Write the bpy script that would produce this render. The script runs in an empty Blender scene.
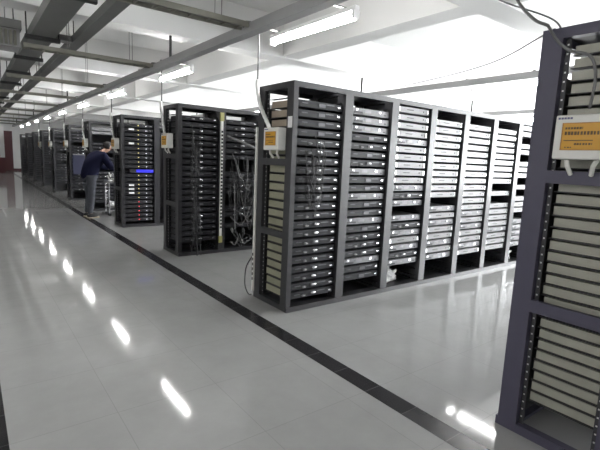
import bpy, bmesh, math, random
from mathutils import Vector, Matrix, noise

random.seed(7)
S = bpy.context.scene
C = S.collection
PI = math.pi

# ------------------------------------------------------------------ camera
cam_d = bpy.data.cameras.new('camera')
cam_d.sensor_fit = 'HORIZONTAL'
cam_d.sensor_width = 36.0
cam_d.lens = 437.6 / 600 * 36.0
cam_d.clip_start = 0.05
cam_d.clip_end = 200
cam = bpy.data.objects.new('camera', cam_d)
C.objects.link(cam)
R_ = Vector((0.79852755, -0.60042649, 0.04291605))
U_ = Vector((0.05508088, 0.14387657, 0.98806155))
F_ = Vector((0.59943294, 0.78663052, -0.14796142))
cam.matrix_world = Matrix(((R_.x, U_.x, -F_.x, 0), (R_.y, U_.y, -F_.y, 0), (R_.z, U_.z, -F_.z, 1.45), (0, 0, 0, 1)))
S.camera = cam

# ------------------------------------------------------------------ world, daylight, exposure
W = bpy.data.worlds.new('world')
S.world = W
W.use_nodes = True
W.node_tree.nodes['Background'].inputs[0].default_value = (0.80, 0.84, 0.90, 1)
W.node_tree.nodes['Background'].inputs[1].default_value = 0.6
S.view_settings.view_transform = 'Standard'
S.view_settings.look = 'None'
S.view_settings.gamma = 1
S.view_settings.use_curve_mapping = False
S.view_settings.exposure = 1.4
TUBE = 36.0        # fluorescent tubes
DAY = 14.0          # daylight in the window panes

# ------------------------------------------------------------------ materials
def mat(name, col, rough=0.5, metal=0.0, var=0.0, scale=8.0, emit=None, estr=0.0, spec=0.5, bump=0.0):
    m = bpy.data.materials.new(name)
    m.use_nodes = True
    nt = m.node_tree
    b = nt.nodes['Principled BSDF']
    b.inputs['Base Color'].default_value = (*col, 1)
    b.inputs['Roughness'].default_value = rough
    b.inputs['Metallic'].default_value = metal
    b.inputs['Specular IOR Level'].default_value = spec
    if emit:
        b.inputs['Emission Color'].default_value = (*emit, 1)
        b.inputs['Emission Strength'].default_value = estr
    if var > 0 or bump > 0:
        tc = nt.nodes.new('ShaderNodeTexCoord')
        nz = nt.nodes.new('ShaderNodeTexNoise')
        nz.inputs['Scale'].default_value = scale
        nz.inputs['Detail'].default_value = 4
        nt.links.new(tc.outputs['Object'], nz.inputs['Vector'])
        if var > 0:
            mx = nt.nodes.new('ShaderNodeMix')
            mx.data_type = 'RGBA'
            nt.links.new(nz.outputs['Fac'], mx.inputs['Factor'])
            mx.inputs['A'].default_value = (*[max(0, c * (1 - var)) for c in col], 1)
            mx.inputs['B'].default_value = (*[min(1, c * (1 + var)) for c in col], 1)
            nt.links.new(mx.outputs['Result'], b.inputs['Base Color'])
        if bump > 0:
            bp = nt.nodes.new('ShaderNodeBump')
            bp.inputs['Strength'].default_value = bump
            bp.inputs['Distance'].default_value = 0.01
            nt.links.new(nz.outputs['Fac'], bp.inputs['Height'])
            nt.links.new(bp.outputs['Normal'], b.inputs['Normal'])
    return m

def tile_mat(name, c1, c2, seam, size, rough):
    m = bpy.data.materials.new(name)
    m.use_nodes = True
    nt = m.node_tree
    b = nt.nodes['Principled BSDF']
    tc = nt.nodes.new('ShaderNodeTexCoord')
    br = nt.nodes.new('ShaderNodeTexBrick')
    br.offset = 0.0
    br.inputs['Scale'].default_value = 1.0
    br.inputs['Brick Width'].default_value = size
    br.inputs['Row Height'].default_value = size
    br.inputs['Mortar Size'].default_value = 0.0025
    br.inputs['Mortar Smooth'].default_value = 0.3
    br.inputs['Color1'].default_value = (*c1, 1)
    br.inputs['Color2'].default_value = (*c2, 1)
    br.inputs['Mortar'].default_value = (*seam, 1)
    nt.links.new(tc.outputs['Object'], br.inputs['Vector'])
    nz = nt.nodes.new('ShaderNodeTexNoise')
    nz.inputs['Scale'].default_value = 3.5
    nz.inputs['Detail'].default_value = 8
    nz.inputs['Roughness'].default_value = 0.65
    nt.links.new(tc.outputs['Object'], nz.inputs['Vector'])
    mr = nt.nodes.new('ShaderNodeMapRange')
    mr.inputs['From Min'].default_value = 0.3
    mr.inputs['From Max'].default_value = 0.7
    mr.inputs['To Min'].default_value = 0.93
    mr.inputs['To Max'].default_value = 1.05
    nt.links.new(nz.outputs['Fac'], mr.inputs['Value'])
    mx = nt.nodes.new('ShaderNodeVectorMath')
    mx.operation = 'SCALE'
    nt.links.new(br.outputs['Color'], mx.inputs[0])
    nt.links.new(mr.outputs['Result'], mx.inputs['Scale'])
    nt.links.new(mx.outputs['Vector'], b.inputs['Base Color'])
    b.inputs['Roughness'].default_value = rough
    b.inputs['Specular IOR Level'].default_value = 0.32
    return m

M = {}
M['floor'] = tile_mat('floor tiles', (0.35, 0.35, 0.347), (0.342, 0.342, 0.339), (0.29, 0.29, 0.288), 0.6, 0.07)
M['strip'] = tile_mat('black border tiles', (0.022, 0.021, 0.023), (0.026, 0.025, 0.027), (0.10, 0.10, 0.10), 0.3, 0.22)
M['ceiling'] = mat('ceiling paint', (0.70, 0.70, 0.69), 0.9, var=0.05, scale=1.2)
M['wall'] = mat('white wall paint', (0.80, 0.80, 0.79), 0.85, var=0.03, scale=2)
M['beam'] = mat('beam paint', (0.68, 0.68, 0.67), 0.9, var=0.05, scale=1.5)
M['dado'] = mat('maroon paint', (0.10, 0.025, 0.03), 0.5, var=0.1)
M['rack'] = mat('charcoal rack paint', (0.033, 0.0325, 0.036), 0.38, var=0.08, scale=20)
M['rack_near'] = mat('light-brightened rack paint', (0.070, 0.065, 0.100), 0.45, var=0.06, scale=20)  # rack paint with the bright light on the nearest rack put into its colour
M['rack_in'] = mat('dark inner steel', (0.028, 0.028, 0.031), 0.5)
M['rail'] = mat('mounting rail steel', (0.05, 0.05, 0.055), 0.4, 0.3)
M['hole'] = mat('bright zinc cage nut', (0.75, 0.75, 0.74), 0.35, 0.2)
M['dark'] = mat('black server casing', (0.018, 0.018, 0.022), 0.55, 0.0, var=0.15, scale=30)
M['darkbez'] = mat('black server bezel', (0.016, 0.016, 0.020), 0.55, var=0.1, scale=40, spec=0.3)
M['silver'] = mat('pale grey bezel', (0.215, 0.215, 0.22), 0.42, 0.0, var=0.05, scale=20)
M['grey'] = mat('mid grey bezel', (0.15, 0.15, 0.16), 0.40, 0.1, var=0.12, scale=25)
M['steel'] = mat('galvanised casing', (0.30, 0.30, 0.31), 0.4, 0.4, var=0.1, scale=15)
M['beige'] = mat('beige casing', (0.36, 0.355, 0.30), 0.45, 0.15, var=0.12, scale=12)
M['tan'] = mat('tan casing', (0.36, 0.30, 0.235), 0.5, 0.1, var=0.12, scale=12)
M['olive'] = mat('olive casing', (0.29, 0.285, 0.205), 0.5, 0.1, var=0.15, scale=12)
M['chrome'] = mat('bright metal', (0.75, 0.76, 0.78), 0.22, 0.8)
M['strip_grey'] = mat('dull grey plate', (0.09, 0.09, 0.10), 0.4, 0.2)
M['base_grey'] = mat('grey base paint', (0.30, 0.30, 0.30), 0.6)
M['slot'] = mat('black slot', (0.008, 0.008, 0.009), 0.6)
M['white'] = mat('white plastic', (0.78, 0.77, 0.73), 0.45)
M['paper'] = mat('white film', (0.85, 0.85, 0.85), 0.3)
M['amber'] = mat('amber display', (0.44, 0.22, 0.013), 0.3, emit=(0.9, 0.48, 0.03), estr=0.04)
M['ambertext'] = mat('display segments', (0.10, 0.06, 0.02), 0.5)
M['amberframe'] = mat('display rim', (0.42, 0.20, 0.03), 0.4)
M['logo'] = mat('blue grey print', (0.12, 0.12, 0.24), 0.5)
M['cable'] = mat('black cable', (0.02, 0.02, 0.022), 0.5)
M['greycable'] = mat('grey cable', (0.15, 0.15, 0.15), 0.5)
M['whitecable'] = mat('white conduit plastic', (0.80, 0.80, 0.78), 0.45)
M['yellow'] = mat('yellow end cap', (0.42, 0.39, 0.15), 0.5)
M['tray'] = mat('painted tray steel', (0.21, 0.205, 0.175), 0.45, 0.3, var=0.1, scale=10)
M['duct'] = mat('dark grey duct steel', (0.17, 0.17, 0.165), 0.55, 0.1, var=0.1, scale=5)
M['rod'] = mat('black hanger rod', (0.02, 0.02, 0.02), 0.5)
M['trunk'] = mat('trunking paint', (0.33, 0.33, 0.33), 0.5, 0.2, var=0.05, scale=4)
M['tube'] = mat('fluorescent tube', (0.9, 0.9, 0.9), 0.4, emit=(1.0, 0.99, 0.97), estr=TUBE)
M['lampbody'] = mat('white lamp housing', (0.80, 0.80, 0.80), 0.4)
M['pane'] = mat('daylit window pane', (0.8, 0.8, 0.8), 0.2, emit=(0.95, 0.98, 1.0), estr=DAY)
M['led_y'] = mat('yellow status light', (0.5, 0.45, 0.1), 0.4, emit=(1.0, 0.85, 0.35), estr=0.8)
M['led_r'] = mat('red status light', (0.5, 0.05, 0.05), 0.4, emit=(1.0, 0.08, 0.10), estr=1.2)
M['led_w'] = mat('white status light', (0.6, 0.6, 0.6), 0.4, emit=(0.85, 0.9, 1.0), estr=0.9)
M['blue'] = mat('blue lit screen', (0.03, 0.03, 0.3), 0.4, emit=(0.02, 0.02, 0.7), estr=0.45)
M['jacket'] = mat('navy jacket cloth', (0.008, 0.009, 0.030), 0.9, var=0.2, scale=15, spec=0.2)
M['jeans'] = mat('faded denim', (0.085, 0.09, 0.105), 0.85, var=0.3, scale=8, spec=0.2)
M['skin'] = mat('skin', (0.35, 0.20, 0.14), 0.55)
M['hair'] = mat('black hair', (0.012, 0.010, 0.010), 0.6)
M['shoe'] = mat('shoe leather', (0.02, 0.02, 0.02), 0.5)
M['sole'] = mat('tan shoe sole', (0.42, 0.36, 0.27), 0.6)
M['slate'] = mat('bluish slate casing', (0.045, 0.048, 0.085), 0.4, var=0.1, scale=15)

# ------------------------------------------------------------------ mesh helpers
class MB:
    def __init__(s):
        s.v, s.f, s.mi = [], [], []
    def box(s, x0, x1, y0, y1, z0, z1, k=0):
        n = len(s.v)
        s.v += [(x, y, z) for z in (z0, z1) for y in (y0, y1) for x in (x0, x1)]
        s.f += [tuple(n + i for i in q) for q in ((0, 2, 3, 1), (4, 5, 7, 6), (0, 1, 5, 4), (2, 6, 7, 3), (0, 4, 6, 2), (1, 3, 7, 5))]
        s.mi += [k] * 6
        return s
    def tube(s, path, r, n=8, k=0, ribs=False):
        P = [Vector(p) for p in path]
        T = [(P[min(i + 1, len(P) - 1)] - P[max(i - 1, 0)]).normalized() for i in range(len(P))]
        a = T[0].orthogonal().normalized()
        base = len(s.v)
        for i, p in enumerate(P):
            a = (a - T[i] * a.dot(T[i])).normalized()
            b = T[i].cross(a)
            rr = r * (1.18 if ribs and i % 2 else 1.0)
            for j in range(n):
                q = p + (a * math.cos(2 * PI * j / n) + b * math.sin(2 * PI * j / n)) * rr
                s.v.append(tuple(q))
        for i in range(len(P) - 1):
            for j in range(n):
                s.f.append((base + i * n + j, base + i * n + (j + 1) % n, base + (i + 1) * n + (j + 1) % n, base + (i + 1) * n + j))
                s.mi.append(k)
        s.f.append(tuple(base + j for j in reversed(range(n))))
        s.f.append(tuple(base + (len(P) - 1) * n + j for j in range(n)))
        s.mi += [k, k]
        return s
    def cyl(s, p, q, r, n=12, k=0):
        return s.tube([p, q], r, n, k)
    def ball(s, c, rx, ry, rz, nu=12, nv=8, k=0):
        base = len(s.v)
        for i in range(nv + 1):
            t = PI * i / nv
            for j in range(nu):
                u = 2 * PI * j / nu
                s.v.append((c[0] + rx * math.sin(t) * math.cos(u), c[1] + ry * math.sin(t) * math.sin(u), c[2] + rz * math.cos(t)))
        for i in range(nv):
            for j in range(nu):
                s.f.append((base + i * nu + j, base + (i + 1) * nu + j, base + (i + 1) * nu + (j + 1) % nu, base + i * nu + (j + 1) % nu))
                s.mi.append(k)
        return s
    def mesh(s, name, mats):
        me = bpy.data.meshes.new(name)
        me.from_pydata(s.v, [], s.f)
        for m in (mats if isinstance(mats, (list, tuple)) else [mats]):
            me.materials.append(m)
        me.polygons.foreach_set('material_index', s.mi)
        me.update()
        return me
    def build(s, name, mats, parent=None, smooth=False, bevel=0):
        me = s.mesh(name, mats)
        if smooth:
            me.polygons.foreach_set('use_smooth', [True] * len(me.polygons))
        o = bpy.data.objects.new(name, me)
        C.objects.link(o)
        o.parent = parent
        if bevel:
            bv = o.modifiers.new('bevel', 'BEVEL')
            bv.width = bevel
            bv.segments = 2
            bv.limit_method = 'ANGLE'
        return o

def smoothpath(pts, n=6):
    P = [Vector(p) for p in pts]
    P = [P[0] * 2 - P[1]] + P + [P[-1] * 2 - P[-2]]
    out = []
    for i in range(1, len(P) - 2):
        for k in range(n):
            t = k / n
            a, b, c, d = P[i - 1], P[i], P[i + 1], P[i + 2]
            out.append(0.5 * ((2 * b) + (c - a) * t + (2 * a - 5 * b + 4 * c - d) * t * t + (3 * b - a - 3 * c + d) * t ** 3))
    out.append(P[-2])
    return out

def tag(o, label, cat, group=None, kind=None):
    o['label'] = label
    o['category'] = cat
    if group:
        o['group'] = group
    if kind:
        o['kind'] = kind
    return o

def empty(name, loc, label, cat, group=None, rz=0):
    o = bpy.data.objects.new(name, None)
    o.empty_display_size = 0.1
    C.objects.link(o)
    o.location = loc
    o.rotation_euler = (0, 0, rz)
    return tag(o, label, cat, group)

def struct(o, label=None, cat=None):
    o['kind'] = 'structure'
    if label:
        o['label'] = label
        o['category'] = cat
    return o

def copy_tree(o, parent=None):
    c = o.copy()
    C.objects.link(c)
    c.parent = parent
    for ch in KIDS.get(o.name, []):
        copy_tree(ch, c)
    return c

KIDS = {}
def register(o):
    KIDS[o.name] = list(o.children)
    for ch in o.children:
        register(ch)

ORD = ['zeroth', 'first', 'second', 'third', 'fourth', 'fifth', 'sixth', 'seventh', 'eighth', 'ninth', 'tenth', 'eleventh', 'twelfth',
       'thirteenth', 'fourteenth', 'fifteenth', 'sixteenth', 'seventeenth', 'eighteenth', 'nineteenth', 'twentieth', 'twenty-first',
       'twenty-second', 'twenty-third', 'twenty-fourth', 'twenty-fifth', 'twenty-sixth', 'twenty-seventh', 'twenty-eighth', 'twenty-ninth', 'thirtieth', 'thirty-first']

# ------------------------------------------------------------------ room shell
X0, X1, Y0, Y1, ZC = -6.0, 13.0, -6.0, 33.0, 3.6
struct(MB().box(X0, X1, Y0, Y1, -0.12, 0).build('floor', M['floor']), 'glossy pale grey tiled floor', 'floor')
struct(MB().box(X0, X1, Y0, Y1, ZC, ZC + 0.15).build('ceiling', M['ceiling']), 'plain grey concrete ceiling', 'ceiling')
struct(MB().box(X0 - 0.2, X0, Y0, Y1, 0, ZC).build('wall_left', M['wall']), 'plain white wall on the left', 'wall')
struct(MB().box(X1, X1 + 0.2, Y0, Y1, 0, ZC).build('wall_right', M['wall']), 'plain white wall with the windows', 'wall')
struct(MB().box(X0 - 0.2, X1 + 0.2, Y0 - 0.2, Y0, 0, ZC).build('wall_back', M['wall']), 'plain white wall behind the aisle start', 'wall')
struct(MB().box(X0 - 0.2, X1 + 0.2, Y1, Y1 + 0.2, 0, ZC).build('wall_front', M['wall']), 'white end wall holding the maroon door', 'wall')
# black tile border strips along the corridor, inlaid flush
struct(MB().box(1.95, 2.09, Y0, Y1 - 0.02, 0, 0.0015).build('trim_1', M['strip']), 'black border strip in the floor beside the racks', 'floor strip')
struct(MB().box(-0.07, 0.088, Y0, Y1 - 0.02, 0, 0.0015).build('trim_2', M['strip']), 'black border strip along the corridor far side', 'floor strip')
# baseboard of the end wall
struct(MB().box(2.3, X1, Y1 - 0.015, Y1, 0, 0.12).build('baseboard_front', M['dado']))
# beams
for y in (2.42, 5.88, 9.62, 13.4, 17.1, 20.95, 24.7, 28.4):
    struct(MB().box(X0, X1, y, y + 0.32, 3.0, ZC).build('beam', M['beam']))
struct(MB().box(4.0, 4.3, Y0, Y1, 3.02, ZC).build('beam', M['beam']))
# end wall door
d = MB().box(1.15, 2.25, Y1 - 0.05, Y1, 0, 2.35).build('door_1', M['dado'])
struct(d, 'maroon double door in the far end wall', 'door')
MB().box(1.08, 1.15, Y1 - 0.07, Y1, 0, 2.42).box(2.25, 2.32, Y1 - 0.07, Y1, 0, 2.42).box(1.15, 2.25, Y1 - 0.07, Y1, 2.35, 2.42).build('door_frame', M['dado'], d)
MB().box(1.695, 1.705, Y1 - 0.052, Y1 - 0.05, 0, 2.35).build('door_gap', M['slot'], d)
MB().box(1.78, 1.81, Y1 - 0.10, Y1 - 0.05, 0.95, 1.15).build('door_handle', M['chrome'], d)
# white column at the corridor's far left
cm = MB().box(1.18, 1.70, 29.6, 30.1, 0.85, ZC, 0).box(1.18, 1.70, 29.6, 30.1, 0, 0.85, 1).build('column', [M['wall'], M['dado']])
struct(cm, 'white column with a maroon foot before the far door', 'column')

# windows in the right wall
for i, y in enumerate((-5.2, -1.9, 1.4, 4.7, 8.0)):
    w = bpy.data.objects.new('window_%d' % (i + 1), None)
    C.objects.link(w)
    w.location = (X1, y, 0)
    struct(w)
    MB().box(-0.02, 0, 0, 2.5, 0.9, 2.9).build('pane', M['pane'], w)
    fr = MB()
    fr.box(-0.05, 0, -0.06, 0, 0.84, 2.96).box(-0.05, 0, 2.5, 2.56, 0.84, 2.96).box(-0.05, 0, 0, 2.5, 0.84, 0.9).box(-0.05, 0, 0, 2.5, 2.9, 2.96)
    fr.box(-0.05, -0.02, 1.22, 1.28, 0.9, 2.9)
    fr.build('window_frame', M['white'], w)

# ------------------------------------------------------------------ ceiling services
MAIN = (0.72, 0.99)
tr = empty('cable_duct', (0.85, 0, 2.85), 'wide dark grey cable duct under the ceiling, far left', 'cable duct')
MB().box(MAIN[0] - 0.85, MAIN[1] - 0.85, -1, 28.8, 0, 0.12).build('duct_body', M['duct'], tr)
for y in (2.9, 4.62, 6.65, 8.25, 9.95, 11.7, 13.5, 15.3, 17.2, 19.1, 21, 23):
    MB().box(-0.19, 0.20, y, y + 0.06, -0.05, 0).box(-0.18, -0.165, y + 0.02, y + 0.035, -0.05, 0.75).box(0.175, 0.19, y + 0.02, y + 0.035, -0.05, 0.75).build('hanger_bracket', M['rod'], tr)
sr = empty('cable_duct', (1.27, 0, 2.85), 'narrow grey cable duct under the ceiling, right of the wide one', 'cable duct')
MB().box(-0.065, 0.065, -1, 28.8, 0, 0.10).build('duct_body', M['duct'], sr)
for y in (3.0, 7.0, 11.0, 15.0, 19, 23):
    MB().cyl((0, y, 0.10), (0, y, 0.75), 0.006, 6).build('hanger_rod', M['rod'], sr)
lk = tag(MB().box(1.0, 1.2, 6.72, 6.9, 2.86, 2.93).build('duct_connector', M['duct']), 'short grey connector between the wide and narrow cable ducts', 'cable duct')

au = empty('air_unit', (-0.3, 7.0, 2.74), 'dark grey air unit with a slatted face, left of the wide cable duct', 'air unit')
MB().box(-0.9, 0.94, 0.03, 0.45, 0, 0.22).build('casing', M['trunk'], au)
MB().box(-0.9, 0.96, 0.0, 0.47, 0.22, 0.33).build('top_cover', M['duct'], au)
gr = MB()
for q in range(36):
    gr.box(-0.88 + q * 0.05, -0.85 + q * 0.05, 0.015, 0.03, 0.02, 0.20)
gr.build('grille', M['tray'], au)
for hx in (-0.7, 0.8):
    MB().cyl((hx, 0.25, 0.33), (hx, 0.25, 0.86), 0.006, 6).build('hanger_rod', M['greycable'], au)

ROWS = {'A': 3.24, 'B': 5.92, 'C': 8.73, 'D': 11.42, 'E': 14.0, 'F': 16.88, 'G': 19.6, 'H': 22.3, 'I': 25.0, 'J': 27.8}
RN = {'N': 'the nearest right row', 'A': 'the long front row', 'B': 'the second row', 'C': 'the third row', 'D': 'the fourth row', 'E': 'the fifth row',
      'F': 'the sixth row', 'G': 'the seventh row', 'H': 'the eighth row', 'I': 'the ninth row', 'J': 'the tenth row'}
# cross trays, one over each row, from the duct to the row's end
for k, y in ROWS.items():
    yy = y + 0.62
    t = empty('cable_tray', (1.6, yy, 2.655), 'narrow ladder cable tray crossing the corridor towards the end of %s' % RN[k], 'cable tray', 'cable trays crossing the corridor')
    x0, x1 = 0.62 - 1.6, 2.18 - 1.6
    MB().box(x0, x1, -0.075, -0.06, 0, 0.05).build('side_rail', M['tray'], t)
    MB().box(x0, x1, 0.06, 0.075, 0, 0.05).build('side_rail', M['tray'], t)
    rg = MB()
    x = x0 + 0.05
    while x < x1:
        rg.box(x, x + 0.025, -0.06, 0.06, 0.004, 0.014)
        x += 0.16
    rg.build('rungs', M['tray'], t)
    MB().tube([(x0, 0.02, 0.028), (x0 + 0.7, 0.0, 0.028), (x1, 0.02, 0.028)], 0.013, 8).build('cable_run', M['greycable'], t)
    for hx in (0.3, -0.48):
        MB().cyl((hx, -0.068, 0.05), (hx, -0.068, 0.945), 0.004, 6).cyl((hx, 0.068, 0.05), (hx, 0.068, 0.945), 0.004, 6).build('hanger_rod', M['greycable'], t)

def trunk(x, hang, label, y0=-2.0, y1=31.0):
    t = empty('lighting_trunk', (x, 0, 2.62), label, 'lighting trunking', 'lighting trunking')
    MB().box(-0.05, 0.05, y0, y1, 0, 0.09).build('channel', M['trunk'], t)
    for y in hang:
        MB().cyl((0.0, y, 0.09), (0.0, y, 0.384 if y > 5 else 0.98), 0.018, 8).build('hanger_rod', M['rod'], t)
    return t
trunk(2.25, (5.97, 13.5, 21.05, 28.5), 'grey trunking carrying the lamp row above the corridor edge')
trunk(5.95, (6.1, 13.5, 21.05, 28.5), 'grey trunking above the right part of the long front row')
trunk(-2.55, (6.1, 13.5), 'grey trunking for the added unseen lamps beyond the left border strip')  # unseen support for the added left lamp row
trunk(9.6, (6.1, 13.5, 21.05, 28.5), 'grey trunking beyond the right end of the long front row')

def lamp_proto():
    t = empty('fluorescent_lamp', (0, 0, 2.66), '', 'lamp', 'fluorescent lamps')
    MB().box(-0.025, 0.025, -0.63, 0.63, 0.0, 0.04).build('housing', M['lampbody'], t, bevel=0.006)
    MB().cyl((0, -0.60, -0.05), (0, 0.60, -0.034), 0.024, 12).build('tube', M['tube'], t, smooth=False)
    MB().box(-0.03, 0.03, -0.63, -0.60, -0.066, 0.0).build('end_cap', M['lampbody'], t)
    MB().box(-0.03, 0.03, 0.60, 0.63, -0.066, 0.0).build('end_cap', M['lampbody'], t)
    for y in (-0.485, 0.485):
        MB().box(-0.40, 0.02, y - 0.015, y + 0.015, 0.041, 0.053).build('bracket', M['duct'], t)
    return t
lp = lamp_proto()
register(lp)
first = True
for x, ys, nm in ((2.6, [3.4, 6.7, 10.0, 13.3, 16.6, 19.9, 23.2, 26.5, 29.8], 'along the corridor'),
                  (6.3, [0.1, 3.4, 6.7, 10.0, 13.3, 16.6, 19.9], 'over the right part of the long front row'),
                  (9.95, [3.4, 6.7, 10.0], 'beyond the right end of the long front row'),
                  (-2.2, [-1.5, 1.8, 5.1], 'added unseen left of the corridor')):  # last row added out of view to brighten faces turned to the left
    for i, y in enumerate(ys):
        o = lp if first else copy_tree(lp)
        first = False
        o.location = (x, y, 2.67)
        o['label'] = '%s fluorescent lamp of the row %s'  % (ORD[i + 1] + ' lit', nm)

# ------------------------------------------------------------------ racks
RW, RD, RH = 0.676, 0.58, 2.14
def rack_proto(name, paint, pitch, ns, plate):
    t = empty(name, (0, 0, 0), '', 'server rack')
    for x in (0.0, RW - 0.052):
        for y in (0.0, RD - 0.10):
            MB().box(x, x + 0.052, y, y + 0.10, 0.05, RH - 0.05).build('post', paint, t)
    b = MB().box(0, RW, -0.012, 0.10, 0, 0.05).box(0, RW, RD - 0.10, RD + 0.012, 0, 0.05).box(0, 0.052, 0.10, RD - 0.10, 0, 0.05).box(RW - 0.052, RW, 0.10, RD - 0.10, 0, 0.05)
    b.build('base_frame', paint, t)
    MB().box(0.052, RW - 0.052, 0.10, RD - 0.10, 0.012, 0.03).build('base_plate', plate, t)
    MB().box(0.052, RW - 0.052, RD - 0.06, RD - 0.045, 0.05, 1.93).build('rear_light_block', M['rack_in'], t)  # added dark sheet, keeps bright light from showing through the rack gaps
    tp = MB().box(0, RW, 0, 0.05, RH - 0.05, RH).box(0, RW, RD - 0.05, RD, RH - 0.05, RH).box(0, 0.05, 0.05, RD - 0.05, RH - 0.05, RH).box(RW - 0.05, RW, 0.05, RD - 0.05, RH - 0.05, RH)
    tp.build('top_frame', paint, t)
    MB().box(0.05, RW - 0.05, 0.18, RD - 0.05, RH - 0.012, RH - 0.004).build('top_panel', M['rack_in'], t)
    for z in (0.70, 1.385):
        MB().box(0, 0.03, 0.10, RD - 0.10, z, z + 0.065).build('side_bar', paint, t)
        MB().box(RW - 0.03, RW, 0.10, RD - 0.10, z, z + 0.065).build('side_bar', paint, t)
    for x in (0.032, RW - 0.044):
        for y in (0.103, RD - 0.137):
            y += 0.012 if y > 0.3 else 0
            r = MB().box(x, x + 0.012, y, y + 0.022, 0.05, RH - 0.05).build('mounting_rail', M['rail'], t)
            h = MB()
            z = 0.09
            while z < RH - 0.08:
                xo = x - 0.0015 if x < 0.3 else x + 0.012
                h.box(xo, xo + 0.0015, y + 0.007, y + 0.015, z, z + 0.008)
                z += 0.0437
            h.build('cage_nuts', M['hole'], r)
    MB().box(RW - 0.004, RW, 0.10, RD - 0.10, 0.05, RH - 0.05).build('side_light_block', M['rack_in'], t)  # added dark sheet, stops window light passing along the slits between bays
    for xa in (0.046, RW - 0.09):
        sl = MB()
        for i in range(ns):
            z = 2.012 - i * pitch - 0.0055
            sl.box(xa, xa + 0.044, 0.05, 0.45, z, z + 0.004)
        sl.build('slide_rails', M['rack_in'], t)
    return t
NS = 23
def slot_z(i):          # i counted from the top
    return 2.012 - i * 0.0865
rackP = rack_proto('open_server_rack', M['rack'], 0.0865, 23, M['rack_in'])
register(rackP)
rackN = rack_proto('open_server_rack', M['rack_near'], 0.0605, 31, M['base_grey'])
register(rackN)
SH = 0.064

# ------------------------------------------------------------------ servers (origin: front left bottom corner)
SX0, SX1 = 0.062, RW - 0.062
SWD = SX1 - SX0
def server(kind, case, bez, style, SH=0.064):
    me = MB().box(0, SWD, 0.02, 0.415, 0, SH)
    if kind in ('tan', 'olive', 'moss'):
        me.mi = [1, 1, 1, 1, 0, 0]
    o = me.build('rack_server', [case, M['dark']] if max(me.mi) else case)
    b = MB().box(0, SWD, 0.004, 0.02, 0.001, SH - 0.001).build('bezel', bez, o, bevel=0.002)
    L = lambda u: u * SWD
    if kind in ('beige', 'slate'):
        pass
    elif style == 'silver':
        MB().box(L(.30), L(.50), 0.002, 0.004, 0.030, 0.037).build('vent_slot', M['slot'], b)
        MB().box(L(.04), L(.075), -0.004, 0.004, 0.012, 0.052).build('handle', M['chrome'], o)
        MB().box(L(.925), L(.96), -0.004, 0.004, 0.012, 0.052).build('handle', M['chrome'], o)
        MB().box(L(.80), L(.83), 0.001, 0.004, 0.026, 0.040).build('power_button', M['dark'], o)
    elif style == 'grey':
        MB().box(L(.06), L(.28), 0.0, 0.004, 0.010, 0.030).build('drive_bay', M['dark'], o)
        MB().box(L(.34), L(.50), 0.0, 0.004, 0.022, 0.050).build('drive_bay', M['silver'], o)
        MB().box(L(.10), L(.15), -0.006, 0.004, 0.036, 0.052).build('handle', M['chrome'], o)
        MB().box(L(.70), L(.76), -0.006, 0.004, 0.030, 0.050).build('handle', M['chrome'], o)
        MB().box(L(.86), L(.90), 0.001, 0.004, 0.014, 0.026).build('power_button', M['slot'], o)
    else:
        MB().box(L(.05), L(.40), 0.001, 0.004, 0.008, 0.030).build('drive_bay', M['slot'], o)
        MB().box(L(.10), L(.22), -0.002, 0.001, 0.034, 0.042).build('drive_latch', M['strip_grey'], o)
        if style in ('a', 'c'):
            MB().box(L(.46), L(.60), -0.002, 0.004, 0.016, 0.046).build('drive_bay', M['strip_grey'], o)
        if style in ('b', 'c'):
            MB().ball((L(.52), -0.004, 0.034), 0.034, 0.014, 0.015, 10, 6).build('cable_plug', M['chrome'], o, smooth=True)
            MB().ball((L(.30), -0.004, 0.022), 0.026, 0.012, 0.012, 10, 6).build('cable_plug', M['silver'], o, smooth=True)
        MB().box(L(.62), L(.80), 0.0, 0.004, 0.040, 0.050).build('name_strip', M['strip_grey'], o)
        MB().box(L(.87), L(.93), -0.008, 0.004, 0.026, 0.038).build('handle', M['chrome'], o)
        if style in ('y', 'r'):
            MB().box(L(.46), L(.488), -0.003, 0.004, 0.027, 0.038).build('status_light', M['led_y' if style == 'y' else 'led_r'], o)
            MB().box(L(.73), L(.755), -0.003, 0.004, 0.024, 0.034).build('status_light', M['led_w'], o)
    register(o)
    return [o, False]
KINDS = {}
for kd, case, bez, style, adj in (
        ('silver', M['steel'], M['silver'], 'silver', 'pale silver server'),
        ('grey', M['steel'], M['grey'], 'grey', 'mid grey server'),
        ('dark', M['dark'], M['darkbez'], 'a', 'black server with grey drive bay'),
        ('plug', M['dark'], M['darkbez'], 'b', 'black server with silver plugs'),
        ('mix', M['dark'], M['darkbez'], 'c', 'black server with bay and plugs'),
        ('yel', M['dark'], M['darkbez'], 'y', 'black server with yellow light'),
        ('red', M['dark'], M['darkbez'], 'r', 'black server with red light'),
        ('tan', M['tan'], M['darkbez'], 'a', 'tan-sided black-fronted server'),
        ('olive', M['olive'], M['darkbez'], 'c', 'olive-sided black-fronted server'),
        ('moss', M['olive'], M['darkbez'], 'b', 'olive-sided server with silver plugs'),
        ('beige', M['beige'], M['silver'], 'silver', 'beige-sided grey server'),
        ('slate', M['beige'], M['grey'], 'grey', 'grey server with beige sides')):
    KINDS[kd] = server(kd, case, bez, style, 0.044 if kd in ('beige', 'slate') else 0.064) + [adj]

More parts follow.
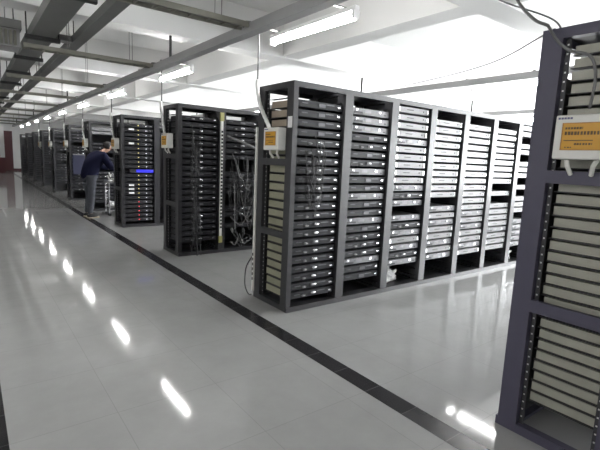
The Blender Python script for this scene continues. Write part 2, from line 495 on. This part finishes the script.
def rack(row, i, y0, x0, used):
    near = row == 'N'
    p = rackN if near else rackP
    o = p if p.name not in used else copy_tree(p)
    used.add(p.name)
    o.location = (x0, y0, 0)
    o['label'] = ('open server rack in light-brightened slate-purple, %s from the corridor in %s' if near else 'open charcoal server rack, %s from the corridor in %s') % (ORD[i + 1], RN[row])
    o['group'] = 'racks of ' + RN[row]
    return o
used = set()
stuffed = MB()
def fill(row, i, y0, x0, kinds, pitch=0.0865):
    n = 0
    for s, kd in enumerate(kinds):
        if not kd:
            continue
        n += 1
        proto = KINDS[kd]
        o = copy_tree(proto[0]) if proto[1] else proto[0]
        proto[1] = True
        o.location = (x0 + SX0, y0 + 0.03 + random.uniform(-0.006, 0.006), 2.012 - s * pitch)
        lab = '%s, %s from top, %s rack of %s' % (proto[2], ORD[n], ORD[i + 1], RN[row])
        tag(o, lab, 'server', 'servers in the %s rack of %s' % (ORD[i + 1], RN[row]))

rnd = random.Random(3)
XR = 2.34
def darks(n, gap=0.05, pool=('dark', 'plug', 'mix', 'dark')):
    return [None if rnd.random() < gap else rnd.choice(pool) for _ in range(n)]

# nearest right row: only its end rack shows
NY = 0.556
for i in range(2):
    rack('N', i, NY, 2.35 + i * RW, used)
fill('N', 0, NY, 2.35, [('beige', 'beige', 'slate')[j % 3] if j not in (8,) else 'beige' for j in range(31)], 0.0605)

# the long front row
for i in range(8):
    rack('A', i, ROWS['A'], XR + i * RW, used)
a0 = [None] + ['tan', 'tan', 'tan', 'tan', 'olive', 'olive', 'olive'] + ['olive', 'moss', 'moss', 'olive', 'moss'] * 3
fill('A', 0, ROWS['A'], XR, a0)
fill('A', 1, ROWS['A'], XR + RW, [None] + darks(21, 0.0, ('dark', 'dark', 'plug', 'mix', 'grey')) + [None])
sil = lambda miss, lo, n: [None if j in miss else ('silver' if j < lo else rnd.choice(('grey', 'silver', 'silver', 'grey'))) for j in range(n)] + [None] * (23 - n)
fill('A', 2, ROWS['A'], XR + 2 * RW, [('silver' if j < 9 and j % 5 != 4 else ('grey', 'silver', 'grey', 'mix')[j % 4]) if j != 13 else None for j in range(21)] + [None] * 2)
fill('A', 3, ROWS['A'], XR + 3 * RW, sil((0, 12), 13, 21))
fill('A', 4, ROWS['A'], XR + 4 * RW, sil((0,), 14, 21))
fill('A', 5, ROWS['A'], XR + 5 * RW, sil((0, 10, 12), 15, 21))
fill('A', 6, ROWS['A'], XR + 6 * RW, sil((2, 5, 9, 11, 15), 16, 21))
fill('A', 7, ROWS['A'], XR + 7 * RW, sil((0, 4, 9), 16, 19))
# rows behind
for i in range(4):
    rack('B', i, ROWS['B'], XR + i * RW, used)
fill('B', 0, ROWS['B'], XR, [None] + darks(21, 0.03, ('plug', 'mix', 'plug', 'dark')))
fill('B', 1, ROWS['B'], XR + RW, [None] + darks(7, 0.0) + [None] * 2 + darks(10, 0.3, ('dark', 'plug')))
for i in range(3):
    rack('C', i, ROWS['C'], XR + i * RW, used)
fill('C', 0, ROWS['C'], XR, [None] + ['yel'] * 10 + [None] + ['yel'] * 6 + ['red'] * 5)
for i in range(3):
    rack('D', i, ROWS['D'], XR + i * RW, used)
fill('D', 0, ROWS['D'], XR, [None, 'silver', 'silver'] + [None] * 2 + ['dark', 'plug', 'dark', None, 'dark', 'dark', 'plug', None, 'dark', 'mix', 'dark', 'plug', 'dark', 'mix', 'dark', 'plug', 'dark', None])
for r in 'EFG':
    for i in range(2):
        rack(r, i, ROWS[r], XR + i * RW, used)
    fill(r, 0, ROWS[r], XR, [None] + darks(20, 0.12))
for r in 'HIJ':
    for i in range(2):
        rack(r, i, ROWS[r], XR + i * RW, used)
    for s in range(1, 22):
        stuffed.box(XR + SX0, XR + SX1, ROWS[r] + 0.03, ROWS[r] + 0.44, slot_z(s), slot_z(s) + SH)
tag(stuffed.build('rack_servers', M['dark']), 'dark servers filling the three farthest racks near the end wall', 'servers', kind='stuff')

# ------------------------------------------------------------------ controllers on the row ends
def controller_proto():
    t = empty('control_box', (0, 0, 0), '', 'control box', 'control boxes on the row ends')
    # local: x = outward (-x), y along the end, z up; box y 0..0.245, z 0..0.20
    MB().box(-0.09, -0.002, 0, 0.245, 0, 0.205).build('housing', M['white'], t, bevel=0.008)
    dsp = MB().box(-0.0935, -0.09, 0.04, 0.205, 0.045, 0.165).build('display', M['amber'], t)
    MB().box(-0.095, -0.0935, 0.036, 0.209, 0.163, 0.168).box(-0.095, -0.0935, 0.036, 0.209, 0.042, 0.047).box(-0.095, -0.0935, 0.036, 0.041, 0.047, 0.163).box(-0.095, -0.0935, 0.204, 0.209, 0.047, 0.163).build('rim', M['amberframe'], dsp)
    tx = MB()
    rr = random.Random(5)
    for z, h, a, b, st in ((0.138, 0.010, 0.12, 0.195, 0.012), (0.112, 0.016, 0.05, 0.195, 0.0135), (0.085, 0.004, 0.05, 0.197, 0.2), (0.066, 0.009, 0.075, 0.15, 0.012), (0.052, 0.006, 0.16, 0.19, 0.012)):
        y = b
        while y > a:
            w = min(st * rr.uniform(0.55, 0.8), y - a)
            tx.box(-0.0945, -0.0935, y - w, y, z, z + h)
            y -= st
    tx.build('readout', M['ambertext'], dsp)
    lg = MB()
    for k in range(5):
        lg.box(-0.0915, -0.09, 0.232 - k * 0.013 - 0.010, 0.232 - k * 0.013, 0.185, 0.194)
    lg.build('printed_mark', M['logo'], t)
    for y, dy in ((0.19, -0.01), (0.06, 0.03)):
        MB().tube([(-0.05, y, 0.0), (-0.048, y + dy * 0.5, -0.03), (-0.012, y + dy, -0.07)], 0.011, 8).build('strap', M['white'], t)
    return t
cp = controller_proto()
register(cp)
for j, (k, y, zz) in enumerate((('N', NY + 0.184, 1.505), ('A', 3.335, 1.525), ('B', 6.10, 1.53), ('C', 8.86, 1.50), ('D', 11.55, 1.52), ('E', 14.2, 1.50), ('F', 17.1, 1.5), ('G', 19.8, 1.5))):
    o = cp if j == 0 else copy_tree(cp)
    o.location = (XR + (0.01 if k == 'N' else 0), y, zz)
    o['label'] = 'white control box with amber display on the end of %s' % RN[k]
# sticker on the front row's end post
tag(MB().box(XR - 0.003, XR, 3.25, 3.315, 1.73, 1.83).build('sticker', M['paper']), 'blank white sticker on the end post of the long front row', 'sticker')

# ------------------------------------------------------------------ drop cables and conduits
for k, y in ROWS.items():
    if k in 'HIJ':
        continue
    ye = y + 0.60
    c = MB().tube(smoothpath([(2.183, y + 0.62, 2.712), (2.20, y + 0.62, 2.727), (2.30, y + 0.605, 2.727), (2.322, ye, 2.705), (2.326, ye, 2.6), (2.328, ye, 2.4), (2.325, ye, 2.2), (2.325, ye, 2.05)], 6), 0.0085, 8).build('drop_cable', M['cable' if k != 'A' else 'greycable'], smooth=True)
    tag(c, 'thin cable dropping from the tray to the end of %s' % RN[k], 'cable', 'drop cables')
    by = {'A': 3.335, 'B': 6.10, 'C': 8.86, 'D': 11.55, 'E': 14.2, 'F': 17.1, 'G': 19.8}[k]
    w = MB().tube(smoothpath([(2.30, ye - 0.04, 2.2), (2.295, ye - 0.05, 2.12), (2.29, ye - 0.12, 1.95), (2.285, by + 0.2, 1.73 if k != 'C' else 1.705)], 10), 0.017, 8, ribs=True).build('conduit', M['whitecable'], smooth=True)
    tag(w, 'white ribbed conduit running down to the control box of %s' % RN[k], 'conduit', 'white conduits')
# nearest rack: dark cable from above, over the top frame, down beside the rail
c = MB().tube(smoothpath([(2.58, 1.52, 2.62), (2.55, 1.40, 2.40), (2.28, 1.16, 2.19), (2.24, 1.065, 2.13)], 8), 0.008, 8).build('feed_cable', M['duct'], smooth=True)
tag(c, 'thick dark cable sloping down to the top of the nearest right rack', 'cable')
c = MB().tube(smoothpath([(2.24, 1.065, 2.13), (2.295, 1.04, 2.07), (2.325, 0.99, 2.02), (2.335, 0.90, 1.98), (2.33, 0.865, 1.88), (2.325, 0.87, 1.74)], 8), 0.007, 8).build('box_cable', M['greycable'], smooth=True)
tag(c, 'grey flexible cable entering the top of the nearest control box', 'cable')
c = MB().tube(smoothpath([(3.2, 2.38, 3.05), (2.8, 1.7, 2.55), (2.56, 1.22, 2.27), (2.44, 1.08, 2.145)], 8), 0.005, 6).build('thin_wire', M['greycable'], smooth=True)
tag(c, 'thin slack wire from the ceiling beam to the nearest right rack', 'wire')
c = MB().tube(smoothpath([(5.9, 5.45, 2.72), (4.6, 3.6, 2.48), (3.3, 2.0, 2.25), (2.37, 1.09, 2.145)], 8), 0.005, 6).build('thin_wire', M['greycable'], smooth=True)
tag(c, 'thin sagging wire from the right trunking to the nearest right rack', 'wire')

# ------------------------------------------------------------------ power strips
def power_strip(loc, z0, z1, label, caps, rot=0, olo=None, sw=1.0):
    t = empty('power_strip', loc, label, 'power strip', rz=rot)
    MB().box(-0.018 * sw, 0.018 * sw, -0.03, 0, z0, z1).build('strip_body', M['white'], t, bevel=0.003)
    so = MB()
    z = z0 + 0.12
    while z < (olo or z1 - 0.12):
        so.box(-0.014 * sw, 0.014 * sw, -0.032, -0.03, z, z + 0.030)
        z += 0.052
    so.build('outlets', M['slot'], t)
    if caps:
        MB().box(-0.026, 0.026, -0.035, 0, z0 - 0.1, z0).build('end_cap', M['yellow'], t)
        MB().box(-0.026, 0.026, -0.035, 0, z1, z1 + 0.12).build('end_cap', M['yellow'], t)
    return t
power_strip((2.985, 5.905, 0), 0.26, 1.95, 'white power strip with yellow ends on the second row front', True)
power_strip((2.352, 3.834, 0), 0.06, 1.75, 'slim white power strip on the rear corner of the long front row', False, -PI / 2, 0.45, 0.62)

# cables hanging in the second row's racks
def bundle(name, x0, x1, y, z0, z1, n, mats, label, r=0.006, sag=0.05, seed=1):
    q = random.Random(seed)
    mb = MB()
    for i in range(n):
        xa, xb = q.uniform(x0, x1), q.uniform(x0, x1)
        za, zb = q.uniform(z0, z1), q.uniform(z0, z1)
        zm = min(za, zb) - q.uniform(0, sag)
        yo = y - q.uniform(0, 0.05)
        mb.tube(smoothpath([(xa, yo + 0.03, za), (xa * .8 + xb * .2, yo, za * .6 + zm * .4), (xa * .4 + xb * .6, yo - 0.01, zm), (xb, yo + 0.03, zb)], 4), r * q.uniform(0.7, 1.3), 6, q.randrange(len(mats)))
    o = mb.build(name, mats, smooth=True)
    return tag(o, label, 'cables')
bundle('cable_bundle', 3.08, 3.60, 5.872, 0.5, 1.5, 34, [M['cable'], M['rack_in'], M['greycable']], 'tangle of dark cables in front of the second rack of the second row', seed=2, r=0.005, sag=0.2)
bundle('cable_bundle', 2.50, 2.68, 5.875, 0.02, 1.95, 26, [M['cable'], M['rack_in'], M['cable']], 'dark cables looping down the first rack of the second row', seed=4, sag=0.1)
bundle('cable_bundle', 2.44, 2.74, 3.20, 1.0, 1.75, 14, [M['cable'], M['rack_in']], 'black cables looping down the first rack of the long front row', seed=8, sag=0.1, r=0.004)
c = MB().tube(smoothpath([(3.06, 5.87, 1.74), (3.25, 5.84, 1.68), (3.45, 5.85, 1.62), (3.7, 5.86, 1.52)], 8), 0.02, 8).build('cable_loom', M['greycable'], smooth=True)
tag(c, 'thick grey loom sloping across the second rack of the second row', 'cables')
bundle('cable_bundle', 3.10, 3.5, 5.80, 0.12, 0.42, 9, [M['greycable'], M['cable']], 'pale cable ends heaped at the foot of the second row', seed=6, r=0.008)
c = MB().tube(smoothpath([(2.33, 3.87, 0.42), (2.29, 3.91, 0.30), (2.285, 3.92, 0.12), (2.31, 3.89, 0.02), (2.335, 3.86, 0.012)], 8), 0.006, 6).build('loose_cable', M['cable'], smooth=True)
tag(c, 'black cable loop hanging at the rear foot of the long front row', 'cable')

# crumpled film in the bottom of two racks
def crumple(x, y, z, rx, ry, rz, label, seed):
    bm = bmesh.new()
    bmesh.ops.create_icosphere(bm, subdivisions=4, radius=1)
    for v in bm.verts:
        n = noise.noise(v.co * 2.2 + Vector((seed, 0, 0))) * 0.5 + noise.noise(v.co * 5 + Vector((seed, 3, 0))) * 0.3
        v.co *= 1 + n
        v.co.z = max(v.co.z, -0.55)
    for v in bm.verts:
        v.co = Vector((x + v.co.x * rx, y + v.co.y * ry, z + (v.co.z + 0.55) * rz))
    me = bpy.data.meshes.new('plastic_wrapping')
    bm.to_mesh(me)
    bm.free()
    me.materials.append(M['paper'])
    o = bpy.data.objects.new('plastic_wrapping', me)
    C.objects.link(o)
    return tag(o, label, 'plastic wrapping')
crumple(XR + 2.5 * RW - 0.03, 3.47, 0.036, 0.13, 0.07, 0.10, 'crumpled white film in the foot of the third front-row rack', 1)
crumple(XR + 6.5 * RW, 3.47, 0.036, 0.13, 0.07, 0.10, 'crumpled white film in the foot of the seventh front-row rack', 5)

# blue lit screen and pale label plates in the third row
sc = empty('console_screen', (XR, ROWS['C'], 0), 'blue lit console screen in the third row rack', 'screen')
MB().box(0.15, 0.60, 0.0, 0.03, slot_z(11), slot_z(11) + 0.066).build('screen_housing', M['dark'], sc)
MB().box(0.27, 0.60, -0.003, 0.0, slot_z(11) + 0.006, slot_z(11) + 0.06).build('screen', M['blue'], sc)
for q, (xx, zz) in enumerate(((2.53, 1.865), (2.53, 1.60), (2.52, 0.80), (2.52, 0.725), (2.52, 0.65))):
    tag(MB().box(xx - 0.05, xx + 0.05, ROWS['C'] + 0.012, ROWS['C'] + 0.020, zz, zz + 0.035).build('label_plate', M['paper']), 'small white label plate, %s from the top in the third row' % ORD[q + 1], 'label', 'label plates of the third row')
# bluish drawer unit in row five
ku = empty('console_unit', (XR, ROWS['E'], 0), 'bluish slate console drawer with pale edge in the fifth row', 'console')
MB().box(0.07, 0.6, -0.02, 0.008, 0.75, 1.30).build('drawer_front', M['slate'], ku)
MB().box(0.07, 0.6, -0.06, 0.008, 1.30, 1.33).build('drawer_edge', M['silver'], ku)

# ------------------------------------------------------------------ trolley with white cables by the bending man
tl = empty('trolley', (2.72, 10.62, 0), 'small pale metal trolley beside the bending man', 'trolley')
for x in (-0.2, 0.2):
    for y in (-0.16, 0.16):
        lg = MB().cyl((x, y, 0.06), (x, y, 0.74), 0.014, 8).build('leg', M['steel'], tl)
        MB().cyl((x, y - 0.012, 0.03), (x, y + 0.012, 0.03), 0.03, 12).build('caster', M['cable'], lg)
MB().box(-0.23, 0.23, -0.19, 0.19, 0.74, 0.765).build('tray_top', M['silver'], tl)
MB().box(-0.2, 0.2, -0.16, 0.16, 0.18, 0.20).build('shelf', M['steel'], tl)
q = bundle('cable_bundle', 2.52, 2.92, 10.60, 0.79, 0.97, 30, [M['whitecable'], M['silver']], 'white cables heaped on the pale trolley', seed=12, r=0.017, sag=0.01)
crumple(2.6, 10.55, 0.203, 0.08, 0.07, 0.07, 'crumpled white bag on the lower shelf of the trolley', 9)

# ------------------------------------------------------------------ the person
def skin(name, J, E, root, m, parent, sub=2):
    names = list(J)
    me = bpy.data.meshes.new(name)
    me.from_pydata([J[n][:3] for n in names], [(names.index(a), names.index(b)) for a, b in E], [])
    me.materials.append(m)
    o = bpy.data.objects.new(name, me)
    C.objects.link(o)
    o.parent = parent
    sk = o.modifiers.new('skin', 'SKIN')
    sk.use_smooth_shade = True
    if not me.skin_vertices:
        bm = bmesh.new()
        bm.from_mesh(me)
        bm.verts.layers.skin.verify()
        bm.to_mesh(me)
        bm.free()
    for i, n in enumerate(names):
        r = J[n][3]
        me.skin_vertices[0].data[i].radius = (r, J[n][4] if len(J[n]) > 4 else r)
        me.skin_vertices[0].data[i].use_root = (n == root)
    sd = o.modifiers.new('sub', 'SUBSURF')
    sd.levels = sd.render_levels = sub
    return o
pr = empty('person', (2.10, 10.36, 0), 'person in navy jacket and jeans bending towards the racks', 'person', rz=math.radians(18))
J = {'pelvis': (0, 0, 0.92, 0.115), 'spine': (0.07, 0, 1.10, 0.105), 'chest': (0.17, 0, 1.27, 0.115), 'neck0': (0.27, 0, 1.40, 0.06),
     'neck': (0.345, 0, 1.445, 0.05), 'jaw': (0.425, 0, 1.475, 0.066), 'head': (0.45, 0, 1.545, 0.085), 'crown': (0.45, 0, 1.61, 0.06)}
E = [('pelvis', 'spine'), ('spine', 'chest'), ('chest', 'neck0'), ('neck0', 'neck'), ('neck', 'jaw'), ('jaw', 'head'), ('head', 'crown')]
for s, t in ((1, 'l'), (-1, 'r')):
    kx = 0.05 if s > 0 else -0.02
    J.update({'hip' + t: (0.0, s * 0.09, 0.86, 0.085), 'knee' + t: (kx, s * 0.11, 0.48, 0.055), 'ankle' + t: (kx - 0.06, s * 0.12, 0.09, 0.036),
              'toe' + t: (kx + 0.09, s * 0.14, 0.045, 0.03),
              'shoulder' + t: (0.23, s * 0.18, 1.335, 0.06), 'elbow' + t: (0.36, s * 0.24, 1.10, 0.042), 'wrist' + t: (0.58, s * 0.15, 1.06, 0.028),
              'palm' + t: (0.645, s * 0.13, 1.055, 0.026)})
    E += [('pelvis', 'hip' + t), ('hip' + t, 'knee' + t), ('knee' + t, 'ankle' + t), ('ankle' + t, 'toe' + t), ('chest', 'shoulder' + t),
          ('shoulder' + t, 'elbow' + t), ('elbow' + t, 'wrist' + t), ('wrist' + t, 'palm' + t)]
    for k, (dy, ln) in enumerate(((0.030, 0.062), (0.011, 0.07), (-0.009, 0.066), (-0.027, 0.052))):
        J['k%d' % k + t] = (0.68, s * 0.13 + dy, 1.055, 0.009)
        J['f%d' % k + t] = (0.68 + ln * 0.55, s * 0.13 + dy * 1.1, 1.05, 0.0085)
        J['t%d' % k + t] = (0.68 + ln * 0.85, s * 0.13 + dy * 1.1, 1.022, 0.007)
        E += [('palm' + t, 'k%d' % k + t), ('k%d' % k + t, 'f%d' % k + t), ('f%d' % k + t, 't%d' % k + t)]
    J['th1' + t] = (0.635, s * 0.13 - s * 0.045, 1.045, 0.010)
    J['th2' + t] = (0.675, s * 0.13 - s * 0.058, 1.03, 0.008)
    E += [('wrist' + t, 'th1' + t), ('th1' + t, 'th2' + t)]
body = skin('body', J, E, 'pelvis', M['skin'], pr, 2)
# head details
MB().ball((0.530, 0, 1.515), 0.022, 0.014, 0.022, 10, 6).build('nose', M['skin'], pr, smooth=True)
for s in (1, -1):
    MB().ball((0.518, s * 0.032, 1.543), 0.010, 0.012, 0.008, 10, 6).build('eye', M['hair'], pr, smooth=True)
    MB().ball((0.438, s * 0.083, 1.525), 0.018, 0.010, 0.030, 10, 6).build('ear', M['skin'], pr, smooth=True)
MB().ball((0.511, 0, 1.478), 0.012, 0.024, 0.006, 10, 6).build('mouth', M['dado'], pr, smooth=True)
bm = bmesh.new()
bmesh.ops.create_uvsphere(bm, u_segments=20, v_segments=14, radius=1)
for v in bm.verts:
    v.co = Vector((v.co.x * 0.103, v.co.y * 0.096, v.co.z * 0.098))
    if v.co.x > 0.02 and v.co.z < 0.045:
        v.co *= 0.72
    v.co += Vector((0.438, 0, 1.567))
me = bpy.data.meshes.new('hair')
bm.to_mesh(me)
bm.free()
me.materials.append(M['hair'])
me.polygons.foreach_set('use_smooth', [True] * len(me.polygons))
hr = bpy.data.objects.new('hair', me)
C.objects.link(hr)
hr.parent = pr
JJ = {'hem': (-0.03, 0, 0.78, 0.20, 0.19), 'waist': (0.01, 0, 0.97, 0.19, 0.19), 'spine': (0.06, 0, 1.12, 0.19, 0.19), 'chest': (0.15, 0, 1.27, 0.19, 0.17), 'col': (0.265, 0, 1.40, 0.095)}
JE = [('hem', 'waist'), ('waist', 'spine'), ('spine', 'chest'), ('chest', 'col')]
for s, t in ((1, 'l'), (-1, 'r')):
    JJ.update({'sh' + t: (0.225, s * 0.185, 1.335, 0.105), 'el' + t: (0.36, s * 0.245, 1.10, 0.08), 'cuff' + t: (0.56, s * 0.157, 1.065, 0.048)})
    JE += [('chest', 'sh' + t), ('sh' + t, 'el' + t), ('el' + t, 'cuff' + t)]
skin('jacket', JJ, JE, 'chest', M['jacket'], pr, 2)
TJ = {'waist': (0, 0, 0.95, 0.135)}
TE = []
for s, t in ((1, 'l'), (-1, 'r')):
    kx = 0.05 if s > 0 else -0.02
    TJ.update({'hip' + t: (-0.01, s * 0.095, 0.83, 0.108), 'knee' + t: (kx, s * 0.11, 0.48, 0.078), 'cuff' + t: (kx - 0.06, s * 0.12, 0.075, 0.062)})
    TE += [('waist', 'hip' + t), ('hip' + t, 'knee' + t), ('knee' + t, 'cuff' + t)]
skin('jeans', TJ, TE, 'waist', M['jeans'], pr, 2)
for s in (1, -1):
    kx = 0.05 if s > 0 else -0.02
    sh = MB().ball((kx, s * 0.13, 0.055), 0.135, 0.052, 0.05, 14, 8).build('shoe', M['shoe'], pr, smooth=True)
    MB().box(kx - 0.12, kx + 0.13, s * 0.13 - 0.045, s * 0.13 + 0.045, 0.0, 0.025).build('sole', M['sole'], sh, bevel=0.01)
